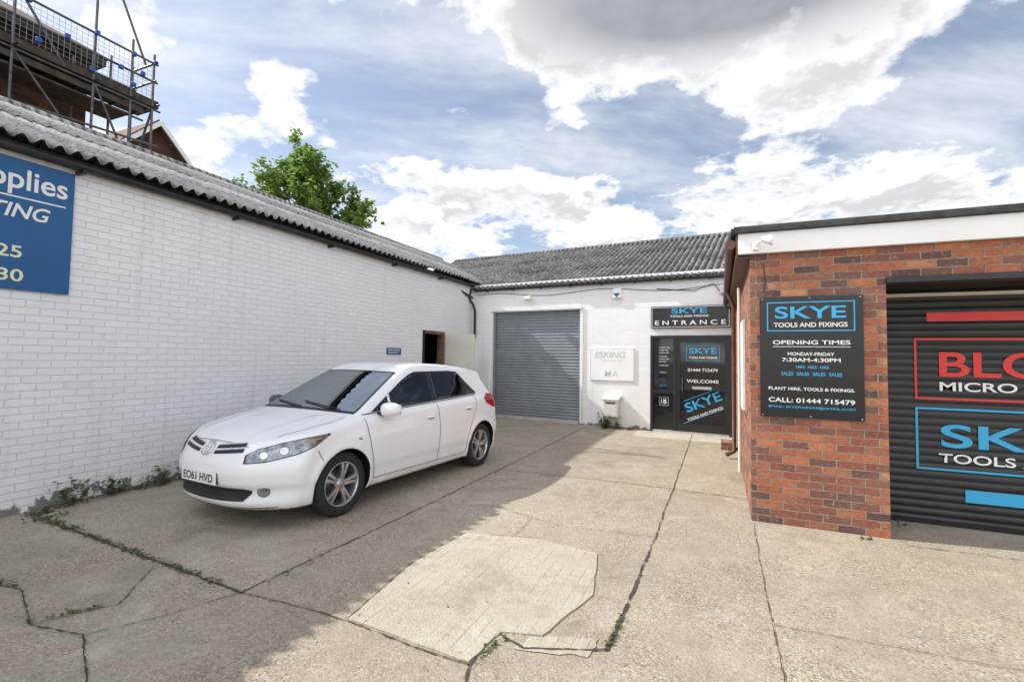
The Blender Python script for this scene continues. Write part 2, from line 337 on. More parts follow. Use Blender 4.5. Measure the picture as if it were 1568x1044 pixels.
tube('conduit',[(3.24,-.015,2.85),(3.24,-.015,.1)],.012,M_cream,BB)
tube('cable3',[(5.0,-.02,3.2),(5.8,-.03,3.12),(6.2,-.03,3.25),(6.45,-.03,2.9),(6.6,-.03,2.6)],.008,M_gutter,BB)
bbx('junction_box',6.33,6.5,-.1,0,3.02,3.2,M_grey,.01)
# entrance doors
bbx('frame_l',4.86,4.92,-.02,.08,0,2.14,M_black); bbx('frame_r',6.49,6.55,-.02,.08,0,2.14,M_black); bbx('frame_t',4.92,6.49,-.02,.08,2.08,2.14,M_black); bbx('frame_mid',5.36,5.42,-.015,.08,0.04,2.08,M_black)
bbx('threshold',4.92,6.49,-.05,.08,0,.04,M_grey)
bbx('side_glass',4.92,5.36,.03,.05,.04,2.08,M_pglass); bbx('side_rail',4.92,5.36,.0,.03,.85,.93,M_black); bbx('door_glass',5.42,6.49,.03,.05,.04,2.08,M_pglass)
bbx('door_stile_l',5.42,5.50,.0,.03,.04,2.08,M_black);bbx('door_stile_r',6.41,6.49,.0,.03,.04,2.08,M_black);bbx('door_rail_t',5.5,6.41,.0,.03,1.99,2.08,M_black);bbx('door_rail_m',5.5,6.41,.0,.03,.95,1.05,M_black);bbx('door_rail_b',5.5,6.41,.0,.03,.04,.2,M_black)
tube('door_handle',[(5.56,-.05,.9),(5.56,-.05,1.2)],.012,M_steel,BB)
bbx('letter_plate',5.75,6.15,-.006,0,.97,1.03,M_grey)
outline('door_logo_box',5.63,6.31,1.58,1.92,.028,.010,M_cyan,BB)
text('door_logo','SKYE',5.69,6.25,1.74,1.87,.026,M_cyan,BB,'-y',.03); text('door_logo2','TOOLS AND FIXINGS',5.68,6.26,1.63,1.68,.026,M_vwhite,BB,'-y',.02)
text('door_phone','01444 715479',5.66,6.27,1.35,1.42,.026,M_vwhite,BB,'-y',.03)
text('door_welcome','WELCOME',5.64,6.29,1.11,1.18,-.002,M_vwhite,BB,'-y',.03)
text('door_slant','SKYE',5.58,6.36,.60,.80,.026,M_cyan,BB,'-y',.03,0,R(24)); text('door_slant2','TOOLS AND FIXINGS',5.62,6.40,.42,.48,.026,M_vwhite,BB,'-y',.02,0,R(24))
for dz in (.2,-.28):
    o=box('slant_rule',-.44,.44,-.002,.002,-.006,.006,M_cyan,BB); o.location=(5.97,.026,.67+dz); o.rotation_euler=(0,-R(24),0)
text('side_1b','1B',5.09,5.21,.62,.72,.026,M_vwhite,BB,'-y',.02); outline('side_1b_box',5.05,5.25,.58,.76,.028,.006,M_vwhite,BB)
for i,(z,w) in enumerate(((1.86,.24),(1.80,.2),(1.74,.22),(1.66,.18),(1.60,.22),(1.54,.16),(1.46,.2))): text('side_text%d'%i,'OPENING TIMES',5.04,5.04+w,z,z+.025,.026,M_vwhite,BB,'-y',.01)
text('side_text9','PARKING',5.06,5.2,1.3,1.33,.026,M_vwhite,BB); text('side_textA','SKYE',5.06,5.2,1.0,1.04,.026,M_cyan,BB)
ES=empty('entrance_sign',(-6.3,11.8,0),ang)
box('board',4.88,6.53,-.05,-.012,2.30,2.79,M_signb,ES,.004); outline('rim',4.9,6.51,2.32,2.77,-.052,.010,M_vwhite,ES)
text('skye','SKYE',5.33,6.07,2.62,2.74,-.054,M_cyan,ES,'-y',.04); text('tools','TOOLS AND FIXINGS',5.30,6.10,2.54,2.585,-.054,M_vwhite,ES,'-y',.02); text('entrance','E N T R A N C E',4.97,6.44,2.37,2.47,-.054,M_vwhite,ES,'-y',.03)
FS=empty('faded_sign',(-6.3,11.8,0),ang)
box('board',3.43,4.50,-.025,-.003,1.08,1.86,M_signw,FS,.003); text('name','ESKING',3.55,4.3,1.62,1.77,-.028,M_vgreen,FS,'-y',.02,.2)
text('name3','TRANSPORT',3.7,4.3,1.53,1.58,-.028,M_vgreen,FS,'-y',.0,.2); text('name2','M',3.80,3.95,1.18,1.33,-.028,M_vgreen,FS,'-y',.01); text('name4','A',3.98,4.12,1.18,1.33,-.028,M_vgreen,FS,'-y',.01); outline('rim',3.44,4.49,1.09,1.85,-.026,.008,M_grey,FS,.001)
PB=empty('post_box',(-6.3,11.8,0),ang)
box('body',3.84,4.18,-.26,-.0,.27,.66,M_letter,PB,.015)
mesh('lid',[(3.81,-.29,.65),(4.21,-.29,.65),(4.21,.0,.70),(3.81,.0,.70),(3.81,-.29,.68),(4.21,-.29,.68),(4.21,.0,.76),(3.81,.0,.76)],[(0,1,2,3),(4,5,6,7),(0,1,5,4),(1,2,6,5),(3,0,4,7)],M_letter,PB)
box('slot',3.90,4.12,-.263,-.258,.57,.60,M_dark,PB); box('door',3.88,4.14,-.264,-.258,.31,.52,M_letter,PB,.002)
AL=empty('alarm_box',(-6.3,11.8,0),ang); box('case',3.98,4.2,-.08,0,3.02,3.26,M_fascia,AL,.03); mesh('badge',[(4.0,-.083,3.14),(4.18,-.083,3.14),(4.09,-.083,3.04)],[(0,1,2)],M_blue,AL)
SP=empty('security_lamp',(-6.3,11.8,0),ang); box('base',1.72,1.82,-.03,0,3.1,3.25,M_cream,SP,.01); tube('arm',[(1.77,-.02,3.18),(1.80,-.16,3.14)],.012,M_gutter,SP); box('head',1.72,1.92,-.26,-.14,3.06,3.16,M_cream,SP,.02)
# ---------------------------------------------------------------- brick building right
BR=empty('red_brick_garage')
box('pier',.28,1.42,5.5,6.30,0,2.69,M_brick,BR); box('lintel_brick',1.42,5.2,5.5,5.72,2.40,2.69,M_brick,BR); box('pier_r',5.2,6.4,5.5,6.3,0,2.69,M_brick,BR)
box('side_wall',.28,.5,6.30,11.0,0,2.69,M_brick,BR); box('side_far',6.2,6.4,6.3,11,0,2.69,M_brick,BR)
box('steel_lintel',1.42,5.2,5.47,5.66,2.345,2.398,M_black,BR); box('cream_head',1.42,5.2,6.10,6.17,2.28,2.31,M_cream,BR); box('recess_ceiling',1.42,5.2,5.66,6.28,2.346,2.36,M_dark,BR)
box('fascia',.17,6.5,5.44,5.498,2.692,2.90,M_fascia,BR,.003)
box('roof_felt',.10,6.6,5.40,11.0,2.902,2.955,M_felt,BR,.01); tube('felt_roll',[(.13,5.42,2.955),(6.6,5.42,2.955)],.018,M_felt,BR)
box('side_fascia',.15,.17,5.46,10.95,2.66,2.90,M_brown,BR); box('side_soffit',.17,.278,5.5,10.95,2.66,2.68,M_brown,BR); tube('side_gutter',[(.10,5.46,2.80),(.10,10.9,2.78)],.05,M_brown,BR)
tube('brown_downpipe',[(.1,8.8,2.76),(.16,8.8,2.6),(.2,8.8,2.5),(.2,8.8,.12),(.08,8.75,.06)],.036,M_brown,BR); tube('white_pipe',[(.235,7.3,2.6),(.235,7.3,.1)],.022,M_cream,BR)
box('side_window_frame',.245,.278,6.55,7.15,1.0,2.1,M_fascia,BR,.004); box('side_panel',.25,.278,7.6,8.5,.9,2.0,M_fascia,BR,.004)
box('drain_block',.0,.24,9.55,9.95,0,.14,M_brick,BR,.01)
shutter('shutter',1.42,5.2,0,2.345,6.2,M_bshut,BR,.075,.010); box('inner_back',1.42,5.2,6.28,6.3,0,2.69,M_dark,BR)
box('shutter_foot',1.42,5.2,6.17,6.186,0,.05,M_black,BR)
tube('cable',[(.40,5.48,2.6),(.42,5.485,2.4),(.405,5.485,2.3)],.005,M_gutter,BR)
fy=6.186
GS=empty('shutter_lettering')
box('red_bar',1.93,4.7,fy-.002,fy,2.03,2.12,M_vred,GS); box('blue_bar',2.20,4.4,fy-.002,fy,.25,.37,M_cyan,GS)
outline('red_box',1.82,4.75,1.24,1.86,fy,.020,M_vred,GS,.002); outline('blue_box',1.82,4.75,.54,1.16,fy,.020,M_cyan,GS,.002)
text('bl','BLOCK',2.02,3.55,1.47,1.72,fy-.003,M_vred,GS,'-y',.016); text('micro','MICRO RENTALS',2.02,3.45,1.33,1.42,fy-.003,M_vwhite,GS,'-y',.03)
text('sk','SKYE',2.02,3.3,.77,1.0,fy-.003,M_cyan,GS,'-y',.05); text('tools','TOOLS AND FIXINGS',2.0,3.75,.62,.71,fy-.003,M_vwhite,GS,'-y',.03)
OS=empty('opening_times_sign')
box('board',.368,1.238,5.478,5.498,1.05,2.245,M_signb,OS,.003); q=5.475
outline('logo_box',.43,1.17,1.90,2.19,q,.010,M_cyan,OS)
text('skye','SKYE',.50,1.10,2.025,2.145,q-.002,M_cyan,OS,'-y',.04); text('tools','TOOLS AND FIXINGS',.49,1.11,1.94,1.985,q-.002,M_vwhite,OS,'-y',.03)
text('open','OPENING TIMES',.48,1.13,1.77,1.81,q-.002,M_vwhite,OS,'-y',.03); box('rule',.48,1.13,q-.001,q,1.745,1.75,M_vwhite,OS)
text('days','MONDAY-FRIDAY',.61,1.00,1.66,1.692,q-.002,M_vwhite,OS,'-y',.02); text('hours','7:30AM-4:30PM',.56,1.05,1.60,1.637,q-.002,M_vwhite,OS,'-y',.03)
for i in range(3): text('sat%d'%i,'HIRE',.68+i*.10,.755+i*.10,1.535,1.562,q-.002,M_cyan,OS,'-y',.03)
for i in range(4): text('bank%d'%i,'SALES',.55+i*.135,.655+i*.135,1.465,1.50,q-.002,M_cyan,OS,'-y',.03)
text('plant','PLANT HIRE, TOOLS & FIXINGS.',.44,1.16,1.315,1.35,q-.002,M_vwhite,OS,'-y',.02); text('call','CALL: 01444 715479',.44,1.16,1.20,1.245,q-.002,M_vwhite,OS,'-y',.03); text('email','EMAIL: SKYEFIXINGS@GMAIL.COM',.44,1.16,1.14,1.168,q-.002,M_cyan,OS,'-y',.01)
for x in (.39,.8,1.215):
    for z in (1.07,2.225):
        box('screw',x-.005,x+.005,q-.003,q+.003,z-.005,z+.005,M_grey,OS)
FL=empty('flood_lamp'); box('base',.30,.36,5.41,5.438,2.72,2.8,M_fascia,FL,.005); tube('arm',[(.33,5.42,2.76),(.36,5.33,2.78),(.40,5.30,2.79)],.009,M_fascia,FL)
V=[];F=[]
prof=[(0,.02),(.03,.03),(.07,.045),(.10,.05),(.105,.045)]
for i,(a,r) in enumerate(prof):
    for j in range(16): t=j*math.pi/8; V.append((.37+a*.9,5.29+r*math.cos(t)-.3*a,2.80-a*.25+r*math.sin(t)))
for i in range(len(prof)-1):
    for j in range(16): F.append((i*16+j,i*16+(j+1)%16,(i+1)*16+(j+1)%16,(i+1)*16+j))
F.append(tuple(range(64,80))); mesh('head',V,F,M_fascia,FL,True)
# ---------------------------------------------------------------- scaffolded building + house
SB=empty('scaffolded_brick_building')
box('walls',-22,-15.2,-6,6.9,0,9.1,M_brickd,SB); box('eaves',-22.3,-14.9,-6.3,7.15,9.1,9.3,M_plank,SB)
mesh('roof',[(-15-.2,-6.4,9.3),(-14.8,7.2,9.3),(-22.4,7.2,9.3),(-22.4,-6.4,9.3),(-18.6,-3,11.6),(-18.6,3.5,11.6)],[(0,1,5,4),(1,2,5),(2,3,4,5),(3,0,4)],M_tile,SB)
SC=empty('scaffolding')
def tb(a,b,r=.028,m=None): tube('tube',[a,b],r,m or M_steel,SC)
for y,zt in ((-.5,10),(1.6,10.3),(3.6,10.4),(5.0,9.6),(6.47,12.0),(7.28,9.7),(7.8,9.6)):
    tb((-14,y,0),(-14,y,zt)); tb((-14.95,y,0),(-14.95,y,9.5 if y>6.9 else 9.0))
for z in (9.35,8.85): tb((-14,-.6,z),(-14,7.9,z))
for z in (9.35,8.85): tb((-14.95,7.8,z),(-13.9,7.8,z)); tb((-14.95,6.9,z),(-14.95,7.9,z))
for z in (8.1,6.2):
    tb((-14,-.6,z),(-14,8.0,z)); tb((-14.95,-.6,z),(-14.95,8.1,z))
    for y in (3.6,5.0,6.47,7.28,7.8): tb((-15.1,y,z+.05),(-13.7,y,z+.05))
tb((-14,7.3,6.4),(-14,6.5,8.1)); tb((-14.95,7.8,6.2),(-14.0,7.8,8.1)); tb((-14,6.3,12.2),(-14,7.6,9.2)); tb((-14,5.1,9.4),(-14,5.9,8.2)); tb((-14,6.5,6.2),(-14,5.0,8.1)); tb((-13.9,4.6,6.9),(-13.9,7.9,7.1))
for i in range(5): box('board',-14.92+i*.19,-14.92+i*.19+.18,-.6,7.95,8.16+.002*i,8.20+.002*i,M_plank,SC)
box('toe_board',-14.03,-13.99,-.6,7.95,8.2,8.36,M_plank,SC); box('toe_board_e',-14.95,-14.03,7.9,7.94,8.2,8.36,M_plank,SC)
box('ledger_board',-14.05,-14.0,-.6,7.6,7.88,8.02,M_plank,SC)
for i in range(4): box('lower_board',-14.9+i*.22,-14.9+i*.22+.2,-.6,7.3,7.72,7.76,M_plank,SC)
for y in np.arange(3.0,7.8,.11): tube('guard_v',[(-13.96,y,8.36),(-13.96,y,9.3)],.004,M_mesh,SC)
for z in np.arange(8.42,9.3,.11): tube('guard_h',[(-13.96,3,z),(-13.96,7.8,z)],.004,M_mesh,SC)
for y,z in ((5.2,9.3),(5.9,8.9),(6.47,9.35),(7.0,8.8),(7.28,9.3),(7.5,8.9),(7.8,9.35),(7.3,8.5),(6.4,8.4),(5.4,8.5)): box('clip',-13.97,-13.90,y-.05,y+.05,z-.055,z+.055,M_tblue,SC,.01)
HS=empty('gabled_house')
box('walls',-29,-21.8,10.8,13.8,0,9.55,M_brickd,HS)
mesh('gable',[(-21.8,10.8,9.55),(-21.8,13.8,9.55),(-21.8,12.3,11.1)],[(0,1,2)],M_brickd,HS)
for nm,sg in (('roof_near',-1),('roof_far',1)):
    V=[(-29.2,12.3,11.22),(-21.45,12.3,11.22),(-21.45,12.3+sg*1.85,9.3),(-29.2,12.3+sg*1.85,9.3)]
    o=mesh(nm,V,[(0,1,2,3)],M_tile,HS); o.modifiers.new('s','SOLIDIFY').thickness=.08
    V=[(-21.42,12.3,11.26),(-21.42,12.3+sg*1.9,9.3),(-21.42,12.3+sg*1.9,9.08),(-21.42,12.3,11.02)]
    o=mesh('bargeboard',V,[(0,1,2,3)],M_fascia,HS); o.modifiers.new('s','SOLIDIFY').thickness=.05
# ---------------------------------------------------------------- tree
def leafmat(name,c):
    b=NB(name); o=b.obj(); cc=b.mix(b.rng(b.noise(o,1.2,2),.35,.65),tuple(x*.75 for x in c),tuple(x*1.25 for x in c))
    b.set(Base_Color=cc,Roughness=.5)
    tr=b.n('ShaderNodeBsdfTranslucent'); b.put(tr.inputs[0],tuple(min(1,x*1.7) for x in c)); mx=b.n('ShaderNodeMixShader'); mx.inputs[0].default_value=.45
    out=[n for n in b.nt.nodes if n.type=='OUTPUT_MATERIAL'][0]
    b.nt.links.new(b.b.outputs[0],mx.inputs[1]); b.nt.links.new(tr.outputs[0],mx.inputs[2]); b.nt.links.new(mx.outputs[0],out.inputs[0]); return b.m
LM=[leafmat('leaf_a',(.16,.25,.05)),leafmat('leaf_b',(.10,.175,.035)),leafmat('leaf_c',(.21,.29,.07))]
M_bark=simple('bark',(.12,.10,.075),.9,var=.4,sc=9,bump=.6)
def leaf(V,F,MI,p,s,d,up,mi):
    d=d.normalized(); w=d.cross(up)
    if w.length<1e-3: w=Vector((1,0,0))
    w.normalize(); n=w.cross(d)
    k=len(V)
    V+= [p,p+d*s*.45+w*s*.42+n*s*.1,p+d*s,p+d*s*.45-w*s*.42+n*s*.1]
    F+= [(k,k+1,k+2),(k,k+2,k+3)]; MI+=[mi,mi]
def branch(V,F,pts,r0,r1):
    b0=len(V); n=len(pts)
    for i,p in enumerate(pts):
        p=Vector(p); d=(Vector(pts[min(i+1,n-1)])-Vector(pts[max(i-1,0)])).normalized(); a=d.orthogonal().normalized(); b=d.cross(a); r=r0+(r1-r0)*i/(n-1)
        for j in range(7): t=j*2*math.pi/7; V.append(p+a*r*math.cos(t)+b*r*math.sin(t))
    for i in range(n-1):
        for j in range(7): F.append((b0+i*7+j,b0+i*7+(j+1)%7,b0+(i+1)*7+(j+1)%7,b0+(i+1)*7+j))
TR=empty('leafy_tree')
tc=Vector((-14.3,13.4,0)); rt=Vector((.917,.399,0)); fw=Vector((-.399,.917,0))
BV=[];BF=[];LV=[];LF=[];LI=[]
branch(BV,BF,[tc,tc+Vector((.1,0,2)),tc+Vector((0,.1,4)),tc+Vector((-.05,0,5.6))],.24,.15)
ends=[(-.5,9.8,0),(-.2,9.6,.2),(.25,9.3,.3),(-.9,9.1,.4),(.35,8.9,-.5),(-.35,8.8,.2),(-1.5,8.6,0),(-1.3,9.0,.3),(-1.9,8.2,.5),(-3.0,8.1,.2),(-2.6,7.8,.3),(-2.3,7.6,-.4),(-1.0,8.2,-.7),(0,8.3,.8),(.7,8.3,-.2),(1.0,8.1,.3),(1.5,7.9,-.4),(1.9,7.8,.3),(2.2,7.3,.2),(2.5,6.9,-.3),(1.4,7.1,.6),(.4,7.5,-1.),(-.4,7.6,.9),(-1.2,7.3,.3),(-1.9,6.9,-.3),(2.0,6.5,.8),(1.0,6.6,-.9),(0,6.8,0),(-.9,6.5,-.8),(-2.6,6.9,.5),(.5,6.2,.9),(-1.6,6.1,.6),(2.4,6.2,-.6),(-.3,5.9,.3),(-1.6,7.7,-.2),(.2,7.0,-.4)]
for (a,z,f) in ends:
    e=tc+rt*a+fw*f*1.6; e.z=z
    s=tc.copy(); s.z=random.uniform(4.2,5.7) if z<8.5 else 5.6
    m1=s.lerp(e,.35)+Vector((random.uniform(-.2,.2),random.uniform(-.2,.2),-.25)); m2=s.lerp(e,.7)+Vector((random.uniform(-.15,.15),random.uniform(-.15,.15),.0))
    branch(BV,BF,[s,m1,m2,e],.06,.012)
    for k in range(12):
        t=random.uniform(.45,1.0); c0=m1.lerp(e,t); dirn=Vector((random.gauss(0,1),random.gauss(0,1),random.gauss(.5,.8))).normalized(); L=random.uniform(.25,.62)
        c1=c0+dirn*L; branch(BV,BF,[c0,c0.lerp(c1,.5),c1],.012,.004)
        for q in range(30):
            tt=random.uniform(.1,1.05); p=c0.lerp(c1,tt)+Vector((random.gauss(0,.10),random.gauss(0,.10),random.gauss(0,.10)))
            d=Vector((random.gauss(0,1),random.gauss(0,1),random.gauss(-.25,.6))); leaf(LV,LF,LI,p,random.uniform(.11,.22),d,Vector((random.gauss(0,.4),random.gauss(0,.4),1)),random.choice((0,0,1,1,2)))
mesh('trunk_and_limbs',BV,BF,M_bark,TR,True); mesh('crown_foliage',LV,LF,LM,TR,False,LI)
# ---------------------------------------------------------------- weeds
LW=[leafmat('weed_a',(.11,.16,.045)),leafmat('weed_b',(.07,.105,.03)),leafmat('weed_dry',(.2,.17,.09))]
def weed(name,x,y,n,h,sp=.12):
    V=[];F=[];I=[]
    for i in range(n):
        p=Vector((x+random.gauss(0,sp*.4),y+random.gauss(0,sp),0)); hh=h*random.uniform(.4,1.); ln=Vector((random.gauss(0,.25),random.gauss(0,.25),1)).normalized()
        w=Vector((random.gauss(0,1),random.gauss(0,1),0)).normalized()*.004; k=len(V)
        V+= [p-w,p+w,p+ln*hh]; F.append((k,k+1,k+2)); I.append(random.choice((0,1,2)))
        for q in range(int(6+hh*30)):
            t=random.uniform(.05,1)**1.2; leaf(V,F,I,p+ln*hh*t,random.uniform(.018,.026+.12*h),Vector((random.gauss(0,1),random.gauss(0,1),random.uniform(-.2,.8))),Vector((0,0,1)),random.choice((0,0,1,1,2)))
    return mesh(name,V,F,LW,None,False,I)
for (x,y,n,h) in ((-6.2,2.95,12,.38),(-6.22,3.25,9,.24),(-6.2,3.6,8,.18),(-6.2,3.85,12,.28),(-6.22,4.2,10,.34),(-6.22,4.45,10,.40),(-6.24,4.7,8,.2),(-6.1,2.65,12,.08),(-6.2,5.0,9,.2),(-6.22,5.3,8,.12),(-2.45,11.25,30,.38),(-2.2,11.22,18,.24),(-1.9,11.2,10,.1),(1.2,5.44,4,.03),(1.6,6.1,4,.05),(-5.9,2.55,8,.06)):
    weed('weed_clump',x,y,n,h,.10 if h>.1 else .07)
V=[];F=[];I=[]
for (a,b,n,sp) in (((-6.2,2.56),(-5.3,2.49),500,.035),((-5.3,2.49),(-3.2,2.35),650,.02),((-6.26,2.6),(-6.26,5.6),700,.03),((-4.95,1.62),(-4.4,1.76),180,.02),((-3.75,1.57),(-3.55,1.85),90,.015),((-1.2,2.3),(-1.12,2.64),60,.010),((-.58,2.73),(-.57,3.1),60,.010),((-5.4,1.45),(-5.0,1.6),100,.03),((-2.9,2.4),(-2.9,3.0),40,.01)):
    for i in range(n):
        t=random.random(); ph=.5+.5*math.sin(t*23+a[0]*3)
        if random.random()>.25+.75*ph: continue
        p=Vector((a[0]+(b[0]-a[0])*t+random.gauss(0,sp),a[1]+(b[1]-a[1])*t+random.gauss(0,sp),random.uniform(.001,.015)))
        leaf(V,F,I,p,random.uniform(.012,.032),Vector((random.gauss(0,1),random.gauss(0,1),random.uniform(0,.5))),Vector((0,0,1)),random.choice((0,1,1,2)))
mesh('joint_moss',V,F,LW,None,False,I)
V=[];F=[]
for i in range(700):
    x=random.uniform(-6.2,4);y=random.uniform(1.2,9);s=random.uniform(.003,.010);a=random.uniform(0,3);k=len(V)
    V+= [(x+s*math.cos(a+t),y+s*math.sin(a+t),.012+random.uniform(0,s*.7)) for t in (0,1.4,3.1,4.6)]; F.append((k,k+1,k+2,k+3))
mesh('leaf_litter',V,F,simple('litter',(.2,.15,.09),.9,var=.6,sc=3))
# ---------------------------------------------------------------- CAR
hd=math.atan2(-.9967,-.081)
CAR=empty('parked_hatchback_car',(-4.20,5.102,0),hd)
def carpaint():
    b=NB('white_car_paint'); bf=b.n('ShaderNodeNewGeometry').outputs['Backfacing']
    n=b.rng(b.noise(b.obj(),1.5,2),.3,.7); c=b.mix(n,(.83,.835,.845),(.80,.805,.815))
    b.set(Base_Color=b.mix(bf,c,(.03,.03,.032)),Roughness=.3); b.b.inputs['Coat Weight'].default_value=.8; b.b.inputs['Coat Roughness'].default_value=.03; return b.m
M_car=carpaint()
def glassmat(name,tint,ior,gc=1.):
    b=NB(name); o=b.obj(); nt=b.nt; out=[n for n in nt.nodes if n.type=='OUTPUT_MATERIAL'][0]; nt.nodes.remove(b.b)
    t=b.n('ShaderNodeBsdfTransparent'); b.put(t.inputs[0],b.mix(b.rng(b.noise(o,3,2),.3,.7),tint,tuple(x*.93 for x in tint))); g=b.n('ShaderNodeBsdfGlossy'); g.inputs['Roughness'].default_value=.02; b.put(g.inputs[0],(gc*.86,gc*.95,gc))
    fr=b.n('ShaderNodeFresnel'); fr.inputs[0].default_value=ior
    m=b.n('ShaderNodeMixShader'); b.put(m.inputs[0],fr.outputs[0]); nt.links.new(t.outputs[0],m.inputs[1]); nt.links.new(g.outputs[0],m.inputs[2]); nt.links.new(m.outputs[0],out.inputs[0]); return b.m
M_glassF=glassmat('windscreen_glass',(.42,.50,.53),1.32,.42); M_glassS=glassmat('side_glass',(.42,.50,.48),1.5,.9); M_lens=glassmat('lamp_cover',(.93,.94,.95),1.4)
M_cgl=simple('dark_car_glass',(.010,.014,.017),.03,var=.2); M_cblk=simple('black_trim',(.012,.012,.013),.45,var=.2); M_tyre=simple('tyre_rubber',(.018,.018,.018),.8,var=.3,sc=20)
M_int=simple('cabin_fabric',(.045,.045,.05),.9,var=.3); M_int2=simple('cabin_plastic',(.03,.03,.032),.6)
M_alloy=simple('alloy_wheel',(.50,.50,.52),.3,.85,var=.06); M_chrome=simple('chrome',(.75,.75,.76),.12,1.,var=.03); M_red=simple('tail_lamp',(.35,.01,.01),.15); M_lampb=simple('lamp_reflector',(.30,.32,.34),.25,.8,var=.6,sc=16); M_seam=simple('panel_gap',(.05,.05,.05),.8)
M_plate=simple('number_plate',(.78,.78,.77),.4,var=.02); M_amber=simple('amber',(.50,.30,.10),.2)
def tab(pts,sig):
    xs=np.linspace(pts[0][0],pts[-1][0],1200); ys=np.interp(xs,[p[0] for p in pts],[p[1] for p in pts]); dx=xs[1]-xs[0]; n=int(4*sig/dx)+1
    k=np.exp(-.5*(np.arange(-n,n+1)*dx/sig)**2); k/=k.sum(); y2=np.convolve(np.pad(ys,n,mode='edge'),k,'valid')
    return lambda x: np.interp(x,xs,y2)
Tc=tab([(-3,1.18),(-2.0,1.315),(-1.75,1.375),(-1.2,1.455),(-.7,1.50),(-.3,1.513),(0,1.495),(.1,1.468),(.3,1.385),(1.08,1.0),(1.22,.975),(1.5,.93),(1.8,.86),(1.98,.79),(2.12,.68),(2.4,.4)],.05)
Nf=tab([(-.2,1.9),(.16,1.98),(.22,2.05),(.27,2.09),(.30,2.075),(.39,2.075),(.42,2.115),(.52,2.13),(.60,2.12),(.66,2.09),(.74,2.055),(.85,1.98),(1.3,1.7),(2,1.3)],.014)
Rr=tab([(-.2,1.9),(.2,2.0),(.3,2.06),(.55,2.09),(.64,2.08),(.68,2.055),(.85,2.04),(.98,2.0),(1.06,1.96),(1.30,1.80),(1.36,1.84),(1.6,1.84),(2,1.84)],.02)
Sw=tab([(-.2,.70),(.15,.76),(.22,.815),(.30,.842),(.38,.850),(.44,.868),(.6,.879),(.72,.879),(.76,.870),(.86,.856),(.915,.835),(.945,.80),(1.45,.60),(2,.38)],.014)
def smax(a,b,k):
    h=np.clip(.5+.5*(a-b)/k,0,1); return b+(a-b)*h+k*h*(1-h)
AX=((1.22,.316),(-1.38,.316))
def Wd(x,z):
    rise=np.clip((.9-x)/2.4,0,1)*.095*np.clip((z-.6)/.3,0,1)
    w=Sw(z-rise)
    w=w*(1-.035*np.clip((x-.9)/1.1,0,1.2)**2-.03*np.clip((-x-.9)/1.1,0,1.2)**2-.13*np.clip((-x-.6)/1.2,0,1.2)**2*np.clip((z-.95)/.3,0,1))
    for ax,az in AX:
        d=np.hypot(x-ax,z-az); w=w+.022*np.exp(-((d-.37)/.045)**2)
    return w
def Fi(x,y,z):
    y=np.abs(y)
    top=(z-Tc(x+.17*y**2)+.045*y**2-.012*np.exp(-((y-.50+.12*np.clip(x-1.1,0,1))/.07)**2)*np.clip((x-1.1)/.2,0,1)*np.clip((2.0-x)/.3,0,1))*.85
    side=y-Wd(x,z)
    fr=x-(Nf(z)-.46*(y/.88)**3)
    re=-x-(Rr(z)-.26*(y/.88)**3)
    f=smax(top,side,.075); f=smax(f,fr,.05); f=smax(f,re,.06)
    return smax(f,.19+.05*np.clip(-x-1.6,0,.5)-z,.03)
def root(o,d,hi):
    lo=np.zeros(len(o)); hi=np.full(len(o),hi)
    for _ in range(34):
        m=(lo+hi)/2; p=o+d*m[:,None]; ins=Fi(p[:,0],p[:,1],p[:,2])<0
        lo=np.where(ins,m,lo); hi=np.where(ins,hi,m)
    return o+d*lo[:,None]
m=208; th=np.arange(m)*2*np.pi/m
O=[];Dr=[]
phis=np.linspace(0,np.pi/2,70)[1:]
for ph in phis[:-1]:
    for t in th: O.append((-1.35,0,.6)); Dr.append((-math.cos(ph),math.sin(ph)*math.cos(t),math.sin(ph)*math.sin(t)))
for x in np.linspace(-1.35,1.35,150):
    for t in th: O.append((x,0,.6)); Dr.append((0,math.cos(t),math.sin(t)))
for ph in phis[:-1][::-1]:
    for t in th: O.append((1.35,0,.6)); Dr.append((math.cos(ph),math.sin(ph)*math.cos(t),math.sin(ph)*math.sin(t)))
O.append((-1.35,0,.6));Dr.append((-1,0,0));O.append((1.35,0,.6));Dr.append((1,0,0))
P=root(np.array(O,float),np.array(Dr,float),1.6)
nr=(len(P)-2)//m; F=[]
for i in range(nr-1):
    for j in range(m): F.append((i*m+j,i*m+(j+1)%m,(i+1)*m+(j+1)%m,(i+1)*m+j))
a=len(P)-2;b_=len(P)-1
for j in range(m): F.append((a,(j+1)%m,j)); F.append((b_,(nr-1)*m+j,(nr-1)*m+(j+1)%m))
body=mesh('body_shell',P,F,[M_car,M_cblk],CAR,True)
bm=bmesh.new(); bm.from_mesh(body.data); bmesh.ops.recalc_face_normals(bm,faces=bm.faces); bm.to_mesh(body.data); bm.free()
RA=.352
cut=[]
for ax,az in AX:
    for sg in (1,-1):
        bm=bmesh.new(); bmesh.ops.create_cone(bm,cap_ends=True,segments=72,radius1=RA,radius2=RA,depth=.6)
        bmesh.ops.rotate(bm,verts=bm.verts,matrix=Matrix.Rotation(R(90),3,'X')); bmesh.ops.translate(bm,verts=bm.verts,vec=(ax,sg*.90,az))
        me=D.meshes.new('c'); bm.to_mesh(me); bm.free(); o=D.objects.new('c',me); col.objects.link(o); o.parent=CAR; cut.append(o)
        md=body.modifiers.new('b','BOOLEAN'); md.operation='DIFFERENCE'; md.object=o; md.solver='EXACT'
C.view_layer.update()
ev=body.evaluated_get(C.evaluated_depsgraph_get()); nm=D.meshes.new_from_object(ev); body.modifiers.clear(); body.data=nm
for o in cut: D.objects.remove(o,do_unlink=True)
